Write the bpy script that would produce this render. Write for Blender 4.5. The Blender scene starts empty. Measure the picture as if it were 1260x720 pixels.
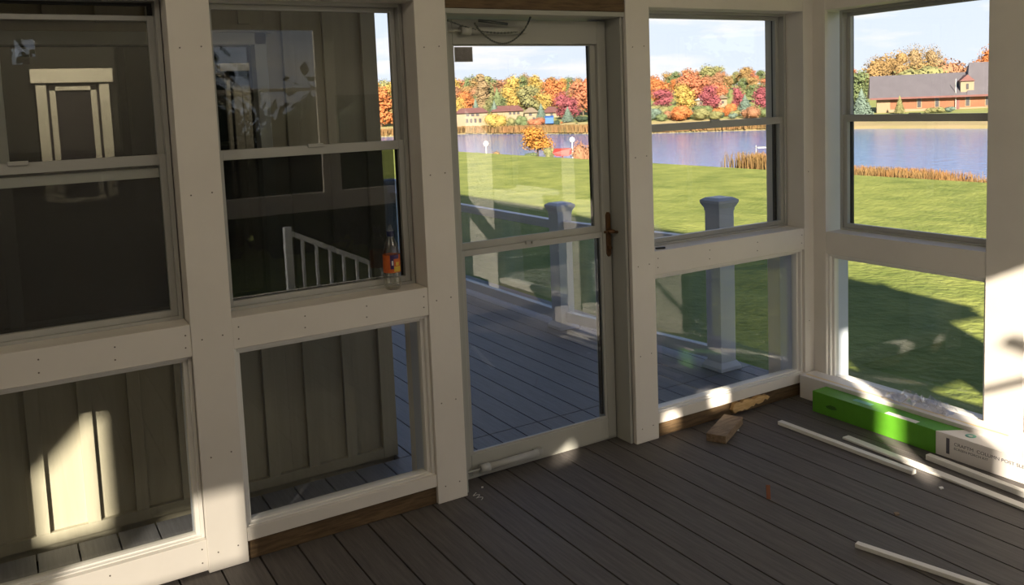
import bpy, math, random
from mathutils import Vector, Matrix
R = random.Random(7)
SC = bpy.context.scene
COL = SC.collection
# ------------------------------------------------------------------ camera
YAW, PIT, ROL, FPX, CY = 0.537692, -0.0977913, -0.040039, 1065.95, 231.63
CAM = Vector((0, 0, 1.62))
_f = Vector((math.sin(YAW)*math.cos(PIT), math.cos(YAW)*math.cos(PIT), math.sin(PIT)))
_r = Vector((math.cos(YAW), -math.sin(YAW), 0)); _u = _r.cross(_f)
CR = _r*math.cos(ROL) + _u*math.sin(ROL)
CU = -_r*math.sin(ROL) + _u*math.cos(ROL)
cd = bpy.data.cameras.new('camera'); cam = bpy.data.objects.new('camera', cd); COL.objects.link(cam)
cam.matrix_world = Matrix(((CR.x, CU.x, -_f.x, CAM.x), (CR.y, CU.y, -_f.y, CAM.y), (CR.z, CU.z, -_f.z, CAM.z), (0, 0, 0, 1)))
cd.sensor_width = 36; cd.lens = FPX/1260*36; cd.shift_y = -(360-CY)/1260
cd.clip_end = 2000; cd.clip_start = 0.02
SC.camera = cam
def ray(px, py):
    return _f + CR*((px-630)/FPX) - CU*((py-CY)/FPX)
def at(px, py, dist):
    """point at horizontal distance dist along the sight line"""
    d = ray(px, py); return CAM + d*(dist/math.hypot(d.x, d.y))
# ------------------------------------------------------------------ light
SC.view_settings.view_transform = 'Standard'; SC.view_settings.look = 'None'
SC.view_settings.gamma = 1; SC.view_settings.use_curve_mapping = False
SC.view_settings.exposure = 0.2
SUN = Vector((0.7, 1.0, -0.52)).normalized()
sl = bpy.data.lights.new('sun', 'SUN'); sl.energy = 15.5; sl.angle = math.radians(.7); sl.color = (1.0, .88, .70)
so = bpy.data.objects.new('sun', sl); COL.objects.link(so); so.rotation_euler = SUN.to_track_quat('-Z', 'Y').to_euler()
so.location = (-6, -9, 8)
w = bpy.data.worlds.new('world'); SC.world = w; w.use_nodes = True
nt = w.node_tree; nt.nodes.clear()
def N(t, k, **kw):
    n = t.nodes.new(k)
    for a, b in kw.items():
        if a in n.inputs: n.inputs[a].default_value = b
        else: setattr(n, a, b)
    return n
out = N(nt, 'ShaderNodeOutputWorld'); bg = N(nt, 'ShaderNodeBackground')
tc = N(nt, 'ShaderNodeTexCoord'); sp = N(nt, 'ShaderNodeSeparateXYZ')
nt.links.new(tc.outputs['Generated'], sp.inputs[0])
rmp = N(nt, 'ShaderNodeValToRGB'); nt.links.new(sp.outputs['Z'], rmp.inputs[0])
e = rmp.color_ramp.elements
e[0].position = 0.0; e[0].color = (.86, .92, 1.04, 1); e[1].position = .9; e[1].color = (.07, .13, .30, 1)
x = e.new(.18); x.color = (.74, .85, 1.06, 1)
x = e.new(.42); x.color = (.10, .17, .36, 1)
mp = N(nt, 'ShaderNodeMapping'); mp.inputs['Scale'].default_value = (1.6, 1.6, 9); mp.inputs['Location'].default_value = (.37, .2, .35)
nt.links.new(tc.outputs['Generated'], mp.inputs[0])
nz = N(nt, 'ShaderNodeTexNoise', Scale=3.2, Detail=6.0, Roughness=.55); nt.links.new(mp.outputs[0], nz.inputs['Vector'])
cr = N(nt, 'ShaderNodeValToRGB'); nt.links.new(nz.outputs[0], cr.inputs[0])
cr.color_ramp.elements[0].position = .50; cr.color_ramp.elements[0].color = (0, 0, 0, 1)
cr.color_ramp.elements[1].position = .62; cr.color_ramp.elements[1].color = (1, 1, 1, 1)
mx = N(nt, 'ShaderNodeMixRGB'); lowf = N(nt, 'ShaderNodeMapRange'); nt.links.new(sp.outputs['Z'], lowf.inputs[0]); lowf.inputs[1].default_value = .12; lowf.inputs[2].default_value = .45; lowf.inputs[3].default_value = 1; lowf.inputs[4].default_value = .08
cmul = N(nt, 'ShaderNodeMath', operation='MULTIPLY'); nt.links.new(cr.outputs[0], cmul.inputs[0]); nt.links.new(lowf.outputs[0], cmul.inputs[1])
nt.links.new(cmul.outputs[0], mx.inputs[0]); nt.links.new(rmp.outputs[0], mx.inputs[1])
mx.inputs[2].default_value = (1.05, 1.02, 1.03, 1)
nt.links.new(mx.outputs[0], bg.inputs[0]); bg.inputs[1].default_value = 1.0
nt.links.new(bg.outputs[0], out.inputs[0])
# ------------------------------------------------------------------ materials
MATS = {}
def mat(name, col, rough=.6, metal=0, noise=None, bump=None, spec=.4, stretch=(1, 1, 1), col2=None, detail=4, trans=0, coord='Object', dist=.002):
    m = bpy.data.materials.new(name); m.use_nodes = True; t = m.node_tree
    b = t.nodes['Principled BSDF']
    b.inputs['Base Color'].default_value = (*col, 1); b.inputs['Roughness'].default_value = rough
    b.inputs['Metallic'].default_value = metal; b.inputs['Specular IOR Level'].default_value = spec
    if trans: b.inputs['Transmission Weight'].default_value = trans
    if noise or bump:
        tc = N(t, 'ShaderNodeTexCoord'); mp = N(t, 'ShaderNodeMapping'); mp.inputs['Scale'].default_value = stretch
        t.links.new(tc.outputs[coord], mp.inputs[0])
    if noise:
        n = N(t, 'ShaderNodeTexNoise', Scale=float(noise), Detail=float(detail), Roughness=.6); t.links.new(mp.outputs[0], n.inputs['Vector'])
        c = N(t, 'ShaderNodeValToRGB'); t.links.new(n.outputs[0], c.inputs[0])
        c.color_ramp.elements[0].position = .32; c.color_ramp.elements[1].position = .68
        c.color_ramp.elements[0].color = (*(col2 or [v*.8 for v in col]), 1); c.color_ramp.elements[1].color = (*col, 1)
        t.links.new(c.outputs[0], b.inputs['Base Color'])
    if bump:
        n = N(t, 'ShaderNodeTexNoise', Scale=float(bump), Detail=5.0); t.links.new(mp.outputs[0], n.inputs['Vector'])
        bb = N(t, 'ShaderNodeBump', Strength=.5, Distance=dist); t.links.new(n.outputs[0], bb.inputs['Height'])
        t.links.new(bb.outputs[0], b.inputs['Normal'])
    MATS[name] = m; return m
def glassmat(name, tint, refl, rough=0.0, base=.03):
    m = bpy.data.materials.new(name); m.use_nodes = True; t = m.node_tree; t.nodes.clear()
    o = N(t, 'ShaderNodeOutputMaterial'); a = N(t, 'ShaderNodeBsdfTransparent'); a.inputs[0].default_value = (*tint, 1)
    g = N(t, 'ShaderNodeBsdfGlossy'); g.inputs['Roughness'].default_value = rough; g.inputs[0].default_value = (1, 1, 1, 1)
    lw = N(t, 'ShaderNodeLayerWeight', Blend=.5); pw = N(t, 'ShaderNodeMath', operation='POWER'); t.links.new(lw.outputs['Facing'], pw.inputs[0]); pw.inputs[1].default_value = 4.0
    ml = N(t, 'ShaderNodeMath', operation='MULTIPLY_ADD'); t.links.new(pw.outputs[0], ml.inputs[0]); ml.inputs[1].default_value = refl; ml.inputs[2].default_value = base; ml.use_clamp = True
    mx = N(t, 'ShaderNodeMixShader'); t.links.new(ml.outputs[0], mx.inputs[0]); t.links.new(a.outputs[0], mx.inputs[1]); t.links.new(g.outputs[0], mx.inputs[2])
    t.links.new(mx.outputs[0], o.inputs[0]); MATS[name] = m; return m
mat('paint', (.80, .76, .71), .55, noise=3, col2=(.75, .71, .66), bump=60, dist=.0006)
mat('paint_smooth', (.82, .80, .77), .45)
mat('vinyl', (.43, .43, .41), .35)
mat('jamb_grey', (.42, .42, .385), .45)
mat('black_vinyl', (.012, .012, .013), .4)
mat('nail', (.16, .14, .12), .5, metal=.4)
mat('siding', (.39, .355, .28), .6, noise=40, col2=(.35, .32, .25), stretch=(1, 1, .05))
mat('deck', (.135, .122, .116), .62, noise=7, col2=(.085, .077, .074), stretch=(14, .8, 1), bump=50, dist=.0015, detail=8)
mat('deck_skylit', (.21, .21, .235), .55, noise=7, col2=(.16, .16, .18), stretch=(14, .8, 1), bump=50, dist=.0015, detail=8)  # blue of the sky light is put into the outside board colour
mat('dark', (.01, .01, .01), .9)
mat('wood', (.17, .11, .055), .7, noise=6, col2=(.075, .045, .022), stretch=(2, 16, 16), detail=6)
mat('woodblock', (.30, .215, .14), .7, noise=5, col2=(.17, .115, .07), stretch=(3, 14, 14), detail=6)
mat('splinter', (.75, .52, .26), .7, noise=12, col2=(.55, .33, .13), stretch=(2, 12, 12))
mat('rail_white', (.62, .66, .78), .4)
mat('ceiling', (.70, .62, .48), .7)
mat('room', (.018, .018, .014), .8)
mat('room_white', (.8, .76, .66), .6)
mat('roof', (.10, .10, .11), .8, noise=30)
mat('brass', (.16, .085, .04), .4, metal=.6)
mat('steel', (.55, .55, .54), .35, metal=.5)
mat('chain', (.12, .13, .12), .35, metal=.8)
mat('sticker', (.30, .28, .28), .6, noise=60, col2=(.22, .20, .20))
mat('green_card', (.10, .33, .02), .5, noise=20, col2=(.09, .29, .018))
mat('green_dark', (.035, .12, .012), .5)
mat('teal_print', (.16, .45, .36), .5)
mat('card_white', (.78, .74, .72), .5)
mat('ink', (.12, .11, .13), .6)
mat('pvc', (.82, .80, .76), .35)
mat('tape', (.80, .62, .30), .4)
mat('rust', (.28, .11, .06), .7)
mat('navy', (.01, .015, .07), .35)
mat('label_orange', (.65, .16, .03), .45, noise=30, col2=(.50, .08, .02))
mat('label_purple', (.06, .03, .12), .45)
mat('label_yellow', (.70, .45, .04), .45)
mat('label_white', (.7, .7, .65), .45)
mat('grass', (.30, .325, .085), .9, noise=1.3, col2=(.15, .19, .045), bump=9, dist=.12, detail=12, coord='Object', spec=.1)
mat('bank', (.34, .26, .14), .9, noise=.15, col2=(.27, .23, .10), detail=8)
mat('meadow', (.30, .30, .10), .9, noise=.1, col2=(.20, .24, .07), detail=8)
mat('brick', (.24, .092, .048), .8, noise=.7, col2=(.20, .075, .04))
mat('stone', (.25, .175, .11), .8)
mat('shingle', (.115, .104, .12), .85, noise=.6, col2=(.10, .09, .105))
mat('redroof', (.17, .075, .07), .85, noise=.6, col2=(.14, .06, .058))
mat('cream', (.24, .185, .125), .8)
mat('white', (.5, .49, .46), .7)
mat('pane_dark', (.05, .045, .05), .3)
mat('blue', (.03, .11, .36), .5)
mat('red', (.36, .05, .05), .5)
mat('globe', (.95, .95, .95), .3)
mat('trunk', (.14, .10, .07), .9)
mat('reed', (.25, .12, .04), .9, noise=.8, col2=(.18, .12, .045))
mat('reed_tan', (.20, .10, .038), .9, noise=.25, col2=(.14, .10, .035))
glassmat('glass', (.96, .97, .96), .8, base=.03)
glassmat('glass_door', (.96, .97, .965), .9, base=.045)
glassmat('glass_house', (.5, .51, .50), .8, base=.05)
glassmat('plastic_film', (.92, .92, .95), 1.0, rough=.15, base=.22)
glassmat('pet', (.86, .86, .82), 1.0, rough=.08, base=.10)
glassmat('rail_glass', (.86, .90, .88), 1.0, base=.02)
def screenmat(nm='screen', f=.62):
    m = bpy.data.materials.new(nm); m.use_nodes = True; t = m.node_tree; t.nodes.clear()
    o = N(t, 'ShaderNodeOutputMaterial'); a = N(t, 'ShaderNodeBsdfTransparent'); d = N(t, 'ShaderNodeBsdfDiffuse'); d.inputs[0].default_value = (.03, .03, .03, 1)
    mx = N(t, 'ShaderNodeMixShader'); mx.inputs[0].default_value = f
    t.links.new(a.outputs[0], mx.inputs[1]); t.links.new(d.outputs[0], mx.inputs[2]); t.links.new(mx.outputs[0], o.inputs[0]); MATS[nm] = m
screenmat(); screenmat('sun_dimmer', .52); screenmat('sun_dimmer_thin', .20)
def watermat():
    m = bpy.data.materials.new('water'); m.use_nodes = True; t = m.node_tree; b = t.nodes['Principled BSDF']
    b.inputs['Base Color'].default_value = (.02, .14, .48, 1); b.inputs['Roughness'].default_value = .12
    b.inputs['Specular IOR Level'].default_value = .5
    tc = N(t, 'ShaderNodeTexCoord'); mp = N(t, 'ShaderNodeMapping'); mp.inputs['Scale'].default_value = (1, 1, 1)
    n = N(t, 'ShaderNodeTexNoise', Scale=.9, Detail=4.0); bb = N(t, 'ShaderNodeBump', Strength=.35, Distance=.25)
    t.links.new(tc.outputs['Object'], mp.inputs[0]); t.links.new(mp.outputs[0], n.inputs['Vector']); t.links.new(n.outputs[0], bb.inputs['Height']); t.links.new(bb.outputs[0], b.inputs['Normal'])
    MATS['water'] = m
watermat()
# ------------------------------------------------------------------ mesh helpers
WO = {}
class MB:
    def __init__(s): s.v = []; s.f = []; s.m = []; s.sm = []
    def add(s, vs, fs, mi=0, smooth=False):
        b = len(s.v); s.v += [Vector(p) for p in vs]
        for f in fs: s.f.append([i+b for i in f]); s.m.append(mi); s.sm.append(smooth)
        return s
    def box(s, x0, x1, y0, y1, z0, z1, mi=0):
        x0, x1 = sorted((x0, x1)); y0, y1 = sorted((y0, y1)); z0, z1 = sorted((z0, z1))
        return s.add([(x0, y0, z0), (x1, y0, z0), (x1, y1, z0), (x0, y1, z0), (x0, y0, z1), (x1, y0, z1), (x1, y1, z1), (x0, y1, z1)],
                     [(0, 3, 2, 1), (4, 5, 6, 7), (0, 1, 5, 4), (1, 2, 6, 5), (2, 3, 7, 6), (3, 0, 4, 7)], mi)
    def bar(s, a, b, w, h, mi=0, up=(0, 0, 1)):
        a = Vector(a); b = Vector(b); d = (b-a).normalized(); up = Vector(up); sd = d.cross(up).normalized()*(w/2); up = sd.normalized().cross(d)*(h/2)
        vs = [p+sx*sd+sz*up for p in (a, b) for sx, sz in ((-1, -1), (1, -1), (1, 1), (-1, 1))]
        return s.add(vs, [(0, 1, 2, 3), (7, 6, 5, 4), (0, 4, 5, 1), (1, 5, 6, 2), (2, 6, 7, 3), (3, 7, 4, 0)], mi)
    def cyl(s, a, b, r, n=16, mi=0, r2=None, smooth=True):
        a = Vector(a); b = Vector(b); r2 = r if r2 is None else r2; d = (b-a).normalized()
        t = Vector((1, 0, 0)) if abs(d.x) < .9 else Vector((0, 1, 0)); u = d.cross(t).normalized(); v = d.cross(u)
        vs = []
        for p, q in ((a, r), (b, r2)):
            vs += [p+(u*math.cos(k*2*math.pi/n)+v*math.sin(k*2*math.pi/n))*q for k in range(n)]
        s.add(vs, [(k, (k+1) % n, n+(k+1) % n, n+k) for k in range(n)], mi, smooth)
        bb = len(s.v)-2*n; s.f.append([bb+k for k in range(n)][::-1]); s.m.append(mi); s.sm.append(False)
        s.f.append([bb+n+k for k in range(n)]); s.m.append(mi); s.sm.append(False)
        return s
    def lathe(s, c, prof, n=24, mi=0, lobes=0, lob=0):
        c = Vector(c); vs = []
        for r, z in prof:
            for k in range(n):
                a = k*2*math.pi/n; rr = r*(1+lob*math.cos(lobes*a)) if lobes else r
                vs.append(c+Vector((rr*math.cos(a), rr*math.sin(a), z)))
        fs = [(i*n+k, i*n+(k+1) % n, (i+1)*n+(k+1) % n, (i+1)*n+k) for i in range(len(prof)-1) for k in range(n)]
        return s.add(vs, fs, mi, True)
    def prism(s, pts, ax, a, b, mi=0):
        n = len(pts)
        def P(p, q):
            return {'x': (q, p[0], p[1]), 'y': (p[0], q, p[1]), 'z': (p[0], p[1], q)}[ax]
        vs = [P(p, a) for p in pts]+[P(p, b) for p in pts]
        return s.add(vs, [tuple(range(n))[::-1], tuple(range(n, 2*n))]+[(k, (k+1) % n, n+(k+1) % n, n+k) for k in range(n)], mi)
    def build(s, name, m, parent=None, origin=None, bevel=0):
        me = bpy.data.meshes.new(name)
        if parent is not None: o_w = WO[parent.name]
        elif origin is not None: o_w = Vector(origin)
        else:
            xs = [p.x for p in s.v]; ys = [p.y for p in s.v]; zs = [p.z for p in s.v]
            o_w = Vector(((min(xs)+max(xs))/2, (min(ys)+max(ys))/2, min(zs)))
        me.from_pydata([tuple(p-o_w) for p in s.v], [], s.f)
        for k in (m if isinstance(m, (list, tuple)) else [m]): me.materials.append(MATS[k])
        for p, mi, sm in zip(me.polygons, s.m, s.sm): p.material_index = mi; p.use_smooth = sm
        import bmesh
        bm = bmesh.new(); bm.from_mesh(me); bmesh.ops.recalc_face_normals(bm, faces=bm.faces); bm.to_mesh(me); bm.free()
        o = bpy.data.objects.new(name, me); COL.objects.link(o)
        if parent is not None: o.parent = parent; o.location = (0, 0, 0)
        else: o.location = o_w
        WO[o.name] = o_w
        if bevel:
            b = o.modifiers.new('bevel', 'BEVEL'); b.width = bevel; b.segments = 2; b.limit_method = 'ANGLE'
        return o
def tag(o, label, cat=None, group=None, kind=None):
    o['label'] = label
    if cat: o['category'] = cat
    if group: o['group'] = group
    if kind: o['kind'] = kind
    return o
def empty(name, loc):
    o = bpy.data.objects.new(name, None); COL.objects.link(o); o.location = loc; o.empty_display_size = .1; WO[o.name] = Vector(loc); return o
def struct(mb, name, m, label, cat, bevel=0):
    return tag(mb.build(name, m, bevel=bevel), label, cat, kind='structure')
# ------------------------------------------------------------------ the porch shell
YF, XF = 3.10, 3.705        # room faces of the two window walls
YB, XL = -0.80, -3.6        # rear and left walls
SHIFT = (.996 % .1405)
def boards(mb, x0, x1, y0, y1, top, th=.025, gap=.006, pitch=.1405, mi=0, split=None):
    k = math.floor((x0-SHIFT)/pitch)
    while SHIFT+k*pitch < x1:
        a = max(x0, SHIFT+k*pitch+gap/2); b = min(x1, SHIFT+(k+1)*pitch-gap/2)
        if b-a > .01: mb.box(a, b, y0, y1, top-th, top, mi)
        k += 1
    mb.box(x0, x1, y0, y1, top-th-.03, top-th-.004, mi+1)
    return mb
struct(boards(MB(), XL, 3.72, YB, 3.30, 0), 'floor', ['deck', 'dark'], 'dark grey-brown composite deck board floor inside the porch', 'floor', bevel=.0015)
d = MB(); boards(d, -4, 3.76, 3.306, 3.628, 0); boards(d, 1.50, 3.65, 3.634, 9.5, 0)
d.box(3.656, 3.79, 3.634, 9.5, -.025, 0); d.box(3.762, 3.79, 3.30, 3.63, -.025, 0); d.box(1.5, 3.80, 3.3, 9.5, -.25, -.06, 1)
d.box(-4, 1.5, 3.3, 3.7, -.25, -.06, 1)
struct(d, 'deck', ['deck_skylit', 'dark'], 'board deck, coloured blue-grey for sky light, outside the porch door along the house', 'deck', bevel=.0015)
# posts of the front wall: (x0, x1)
postsA = [(-.54, -.40), (.533, .673), (1.438, 1.573), (2.472, 2.608)]
tn = [0]
def nails(parent, pts, axis='y'):
    for (x, y, z) in pts:
        m = MB()
        if axis == 'y': m.cyl((x, y-.0012, z), (x, y+.002, z), .0028, 8)
        else: m.cyl((x-.0012, y, z), (x+.002, y, z), .0028, 8)
        m.build('nail', 'nail', parent)
def trim(mb, label, nl=(), axis='y', m='paint', bevel=.002):
    tn[0] += 1
    o = struct(mb, 'trim_%d' % tn[0], m, label, 'trim', bevel)
    nails(o, nl, axis); return o
plab = ['white painted post left of the foremost window', 'wide white post between the two tall left windows', 'white painted post left of the glass storm door', 'white painted post right of the glass storm door']
for i, ((a, b), lb) in enumerate(zip(postsA, plab)):
    m = MB().box(a, b, YF-.004, YF+.018, .002, 2.42).box(a+.004, b-.004, YF+.018, YF+.26, .002, 2.42)
    nl = []
    for z in (.07, .42, .845, 1.35, 1.85):
        nl += [(a+.035, YF-.004, z), (b-.035, YF-.004, z+.004)]
    trim(m, lb, nl)
# brown subpost plinth pieces are the sole plates
def sole(a, b, z=.075, wall='A', lab=''):
    m = MB()
    if wall == 'A': m.box(a, b, YF+.012, YF+.13, .001, z)
    else: m.box(XF+.0, XF+.13, a, b, .001, z)
    return trim(m, lab, m='wood', bevel=.003)
# rails and sills
def railA(a, b, z0, z1, lab, nl=(), depth=.115): return trim(MB().box(a, b, YF, YF+depth, z0, z1), lab, nl)
def nailpairs(a, b, n, z0, z1, y):
    r = []
    for k in range(n):
        x = a+.02+(b-a-.04)*k/(n-1)
        r += [(x, y, z0+.035), (x+.002, y, z1-.035)]
    return r
railA(-.40, .533, .79, .903, 'white middle rail under the foremost tall window', nailpairs(-.4, .533, 5, .79, .903, YF))
railA(.673, 1.438, .79, .903, 'white middle rail carrying the drink bottle', nailpairs(.673, 1.438, 4, .79, .903, YF))
railA(2.608, 3.632, .79, .903, 'white middle rail right of the storm door', nailpairs(2.608, 3.632, 4, .79, .903, YF))
railA(-.40, .533, .012, .125, 'white bottom board under the foremost low window', nailpairs(-.4, .533, 4, .01, .13, YF), .10)
railA(.673, 1.438, .076, .125, 'white sill board under the second low window', (), .10)
railA(2.608, 3.632, .072, .122, 'white sill board under the low window right of the door', (), .10)
sole(.673, 1.438, .076, lab='bare brown wooden sole plate under the second low window')
sole(2.608, 3.64, .072, lab='bare brown wooden sole plate right of the door')
# header
struct(MB().box(XL, 1.573, YF, YF+.26, 2.03, 2.42).box(1.573, 2.472, YF+.02, YF+.26, 2.06, 2.42).box(2.472, 3.72, YF, YF+.26, 2.03, 2.42).box(XL, -.54, YF, YF+.26, .002, 2.03).box(XL, 4.0, YF+.03, YF+.26, 2.42, 3.15),
       'wall_front', 'paint', 'white upper wall and header above the window row', 'wall', .002)
trim(MB().box(1.573, 2.472, YF+.002, YF+.1, 2.006, 2.06), 'bare brown wood strip above the storm door', m='wood')
# corner post
trim(MB().box(3.632, XF+.02, YF-.002, YF+.02, .002, 2.42).box(3.636, XF+.26, YF+.02, YF+.26, .002, 2.42), 'narrow white corner post board beside the right window wall', [(3.665, YF-.002, z) for z in (.4, 1.2)])
trim(MB().box(XF-.002, XF+.02, 3.02, YF, .002, 2.42), 'narrow white corner board at the end of the right wall')
# wall B posts
trim(MB().box(XF-.004, XF+.018, 1.995, 2.165, .112, 2.42).box(XF+.018, XF+.26, 1.999, 2.161, .002, 2.42), 'wide white post at the right edge with bright sun below', axis='x')
trim(MB().box(XF, XF+.26, 1.85, 1.99, .112, 2.42), 'white board beside the wide right post', axis='x')
trim(MB().box(XF-.004, XF+.26, 1.03, 1.20, .002, 2.42), 'white post of the right wall beyond the frame')
trim(MB().box(XF-.004, XF+.26, -.22, -.04, .002, 2.42), 'white post of the right wall near the rear')
for a, b in ((2.165, 3.02), (1.20, 1.85), (-.04, 1.03)):
    w_ = {3.02: 'beside the corner', 1.85: 'past the wide right post', 1.03: 'near the rear'}[b]
    trim(MB().box(XF, XF+.115, a, b, .768, .885), 'white middle rail of the right wall '+w_)
    trim(MB().box(XF+.004, XF+.115, a, b, .06, .10), 'white bottom sill of the right wall '+w_)
sole(YB, 3.09, .058, 'B', lab='bare wooden sole plate under the right window wall')
trim(MB().box(XF-.006, XF+.03, 1.60, 2.155, .075, .111).prism([(XF-.012, 2.13), (XF, 2.15), (XF, 1.7), (XF-.02, 1.75), (XF-.022, 1.9), (XF-.010, 2.02)], 'z', .08, .10), 'torn orange-brown wood edge under the wide right post', m='splinter')
struct(MB().box(XF, XF+.26, YB, YF, 2.03, 2.45).box(XF, XF+.26, YB, -.22, .002, 2.03), 'wall_right', 'paint', 'white header of the right window wall', 'wall', .002)
# ---- windows
def frame_box(mb, W, u0, u1, z0, z1, v0, v1, wl, wr, wb, wt, mi=0):
    for a in ((u0, u0+wl, z0, z1), (u1-wr, u1, z0, z1), (u0+wl, u1-wr, z0, z0+wb), (u0+wl, u1-wr, z1-wt, z1)):
        if a[1]-a[0] > 1e-5 and a[3]-a[2] > 1e-5: W(mb, a[0], a[1], v0, v1, a[2], a[3], mi)
def WA(mb, u0, u1, v0, v1, z0, z1, mi=0): mb.box(u0, u1, YF+v0, YF+v1, z0, z1, mi)
def WB(mb, u0, u1, v0, v1, z0, z1, mi=0): mb.box(XF+v0, XF+v1, u0, u1, z0, z1, mi)
wn = [0]
def hung(W, u0, u1, z0, z1, lab, drop=0.0, screen=False):
    wn[0] += 1
    org = (((u0+u1)/2, YF+.15, z0) if W is WA else (XF+.15, (u0+u1)/2, z0))
    root = tag(empty('window_%d' % wn[0], org), lab, 'window', kind='structure')
    m = MB(); frame_box(m, W, u0, u1, z0, z1, .112, .172, .016, .016, .012, .014)
    m.build('window_frame', 'vinyl', root, bevel=.0015)
    m = MB(); frame_box(m, W, u0, u1, z0, z1, .172, .184, .032, .032, .02, .024)
    m.build('outer_frame', 'black_vinyl', root)
    zm = 1.455
    # lower sash (room side)
    s = MB(); frame_box(s, W, u0+.016, u1-.016, z0+.012, zm+.036, .122, .145, .022, .022, .022, .036); s_ = s.build('sash', 'vinyl', root, bevel=.0015)
    g = MB(); W(g, u0+.038, u1-.038, .133, .136, z0+.034, zm); g.build('glass', 'glass', s_)
    l = MB(); W(l, (u0+u1)/2-.03, (u0+u1)/2+.03, .112, .122, zm+.028, zm+.042); l.build('sash_lock', 'vinyl', s_, bevel=.002)
    s = MB(); frame_box(s, W, u0+.016, u1-.016, zm-drop, z1-.014-drop, .148, .170, .022, .022, .034, .018); s_ = s.build('sash', 'vinyl', root, bevel=.0015)
    g = MB(); W(g, u0+.038, u1-.038, .158, .161, zm+.034-drop, z1-.032-drop); g.build('glass', 'glass', s_)
    if screen:
        g = MB(); W(g, u0+.03, u1-.03, .20, .2004, z0+.02, zm+.02); g.build('insect_or_dimming_screen', 'screen', root)
    return root
def fixed(W, u0, u1, z0, z1, lab, v=.05):
    wn[0] += 1
    org = (((u0+u1)/2, YF+.08, z0) if W is WA else (XF+.08, (u0+u1)/2, z0))
    root = tag(empty('window_%d' % wn[0], org), lab, 'window', kind='structure')
    m = MB(); frame_box(m, W, u0, u1, z0, z1, v-.035, v+.03, .012, .012, .004, .014)
    frame_box(m, W, u0+.012, u1-.012, z0+.004, z1-.014, v-.018, v+.016, .014, .014, .006, .012)
    m.build('window_frame', 'paint_smooth', root, bevel=.0015)
    m = MB(); frame_box(m, W, u0-.01, u1+.01, z0-.10, z1+.05, .072, .15, .030, .030, .07, .03); m.build('outer_casing', 'rail_white', root)
    g = MB(); W(g, u0+.02, u1-.02, v, v+.004, z0+.006, z1-.02); g.build('glass', 'glass', root)
    return root
hung(WA, -.40, .533, .903, 2.03, 'foremost tall window on the left with its upper sash slipped down', drop=.045, screen=True)
hung(WA, .673, 1.438, .903, 2.03, 'second tall window with the drink bottle on its ledge', screen=True)
hung(WA, 2.608, 3.632, .903, 2.03, 'tall window right of the door with coloured trees behind')
hung(WB, 2.165, 3.02, .885, 2.03, 'tall window of the right wall looking onto the brick building')
hung(WB, 1.20, 1.85, .885, 2.03, 'tall right wall window past the wide post')
hung(WB, -.04, 1.03, .885, 2.03, 'tall right wall window nearest the rear')
fixed(WA, -.40, .533, .125, .79, 'low fixed pane at far left with sun on the siding behind', v=.06)
fixed(WA, .673, 1.438, .125, .79, 'low fixed pane under the bottle window')
fixed(WA, 2.608, 3.632, .122, .79, 'low fixed pane right of the door with the deck post behind')
fixed(WB, 2.165, 3.02, .10, .768, 'low fixed pane of the right wall above the green carton')
fixed(WB, 1.20, 1.85, .10, .768, 'low right wall pane past the wide post')
fixed(WB, -.04, 1.03, .10, .768, 'low right wall pane nearest the rear')
# ---- door
DX0, DX1 = 1.573, 2.472
door = tag(empty('door_1', (2.02, YF+.14, 0)), 'glass storm door with white frame and brown handle', 'door', kind='structure')
m = MB().box(DX0, DX0+.018, YF+.02, YF+.25, .002, 2.0).box(DX1-.016, DX1, YF+.02, YF+.25, .002, 2.0).box(DX0, DX1, YF+.004, YF+.25, 1.985, 2.005).box(DX0+.018, DX0+.03, YF+.17, YF+.25, .02, 1.985).box(DX1-.028, DX1-.016, YF+.17, YF+.25, .02, 1.985).box(DX0, DX1, YF+.13, YF+.25, .002, .012)
m.build('door_frame', 'jamb_grey', door, bevel=.002)
LY0, LY1 = YF+.12, YF+.155
L0, L1 = DX0+.022, DX1-.022
leaf = MB().box(L0, 1.662, LY0, LY1, .015, 1.975).box(2.402, L1, LY0, LY1, .015, 1.975).box(1.662, 2.402, LY0, LY1, 1.872, 1.975).box(1.662, 2.402, LY0, LY1, .015, .112)
leaf = leaf.build('door_leaf', 'jamb_grey', door, bevel=.003)
s = MB(); frame_box(s, WA, 1.662, 2.402, 1.0, 1.872, .138, .150, .014, .030, .036, .006); s = s.build('sash', 'jamb_grey', door, bevel=.001)
MB().box(1.676, 2.372, YF+.143, YF+.146, 1.036, 1.866).build('glass', 'glass_door', s)
MB().box(2.362, 2.372, YF+.15, YF+.155, 1.036, 1.866).build('gasket', 'black_vinyl', s)
s = MB(); frame_box(s, WA, 1.662, 2.402, .112, 1.006, .124, .136, .014, .012, .010, .026); s = s.build('sash', 'vinyl', door, bevel=.001)
MB().box(1.676, 2.390, YF+.129, YF+.132, .122, .980).build('glass', 'glass_door', s)
MB().box(2.376, 2.390, YF+.137, YF+.150, .13, .98).build('gasket', 'black_vinyl', s)
MB().box(1.98, 2.05, YF+.115, YF+.126, .998, 1.012).box(2.005, 2.025, YF+.106, YF+.118, 1.0, 1.01).build('sash_latch', 'vinyl', s, bevel=.001)
hd = MB().prism([(2.420, .90), (2.427, .888), (2.437, .888), (2.444, .90), (2.444, 1.085), (2.437, 1.097), (2.427, 1.097), (2.420, 1.085)], 'y', YF+.112, YF+.121).build('handle_plate', 'brass', door, bevel=.001)
MB().cyl((2.432, YF+.112, 1.01), (2.432, YF+.075, 1.01), .009, 12).cyl((2.40, YF+.078, 1.012), (2.462, YF+.078, 1.004), .007, 12).cyl((2.40, YF+.078, 1.012), (2.385, YF+.088, 1.010), .006, 12).build('handle', 'brass', hd)
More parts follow.
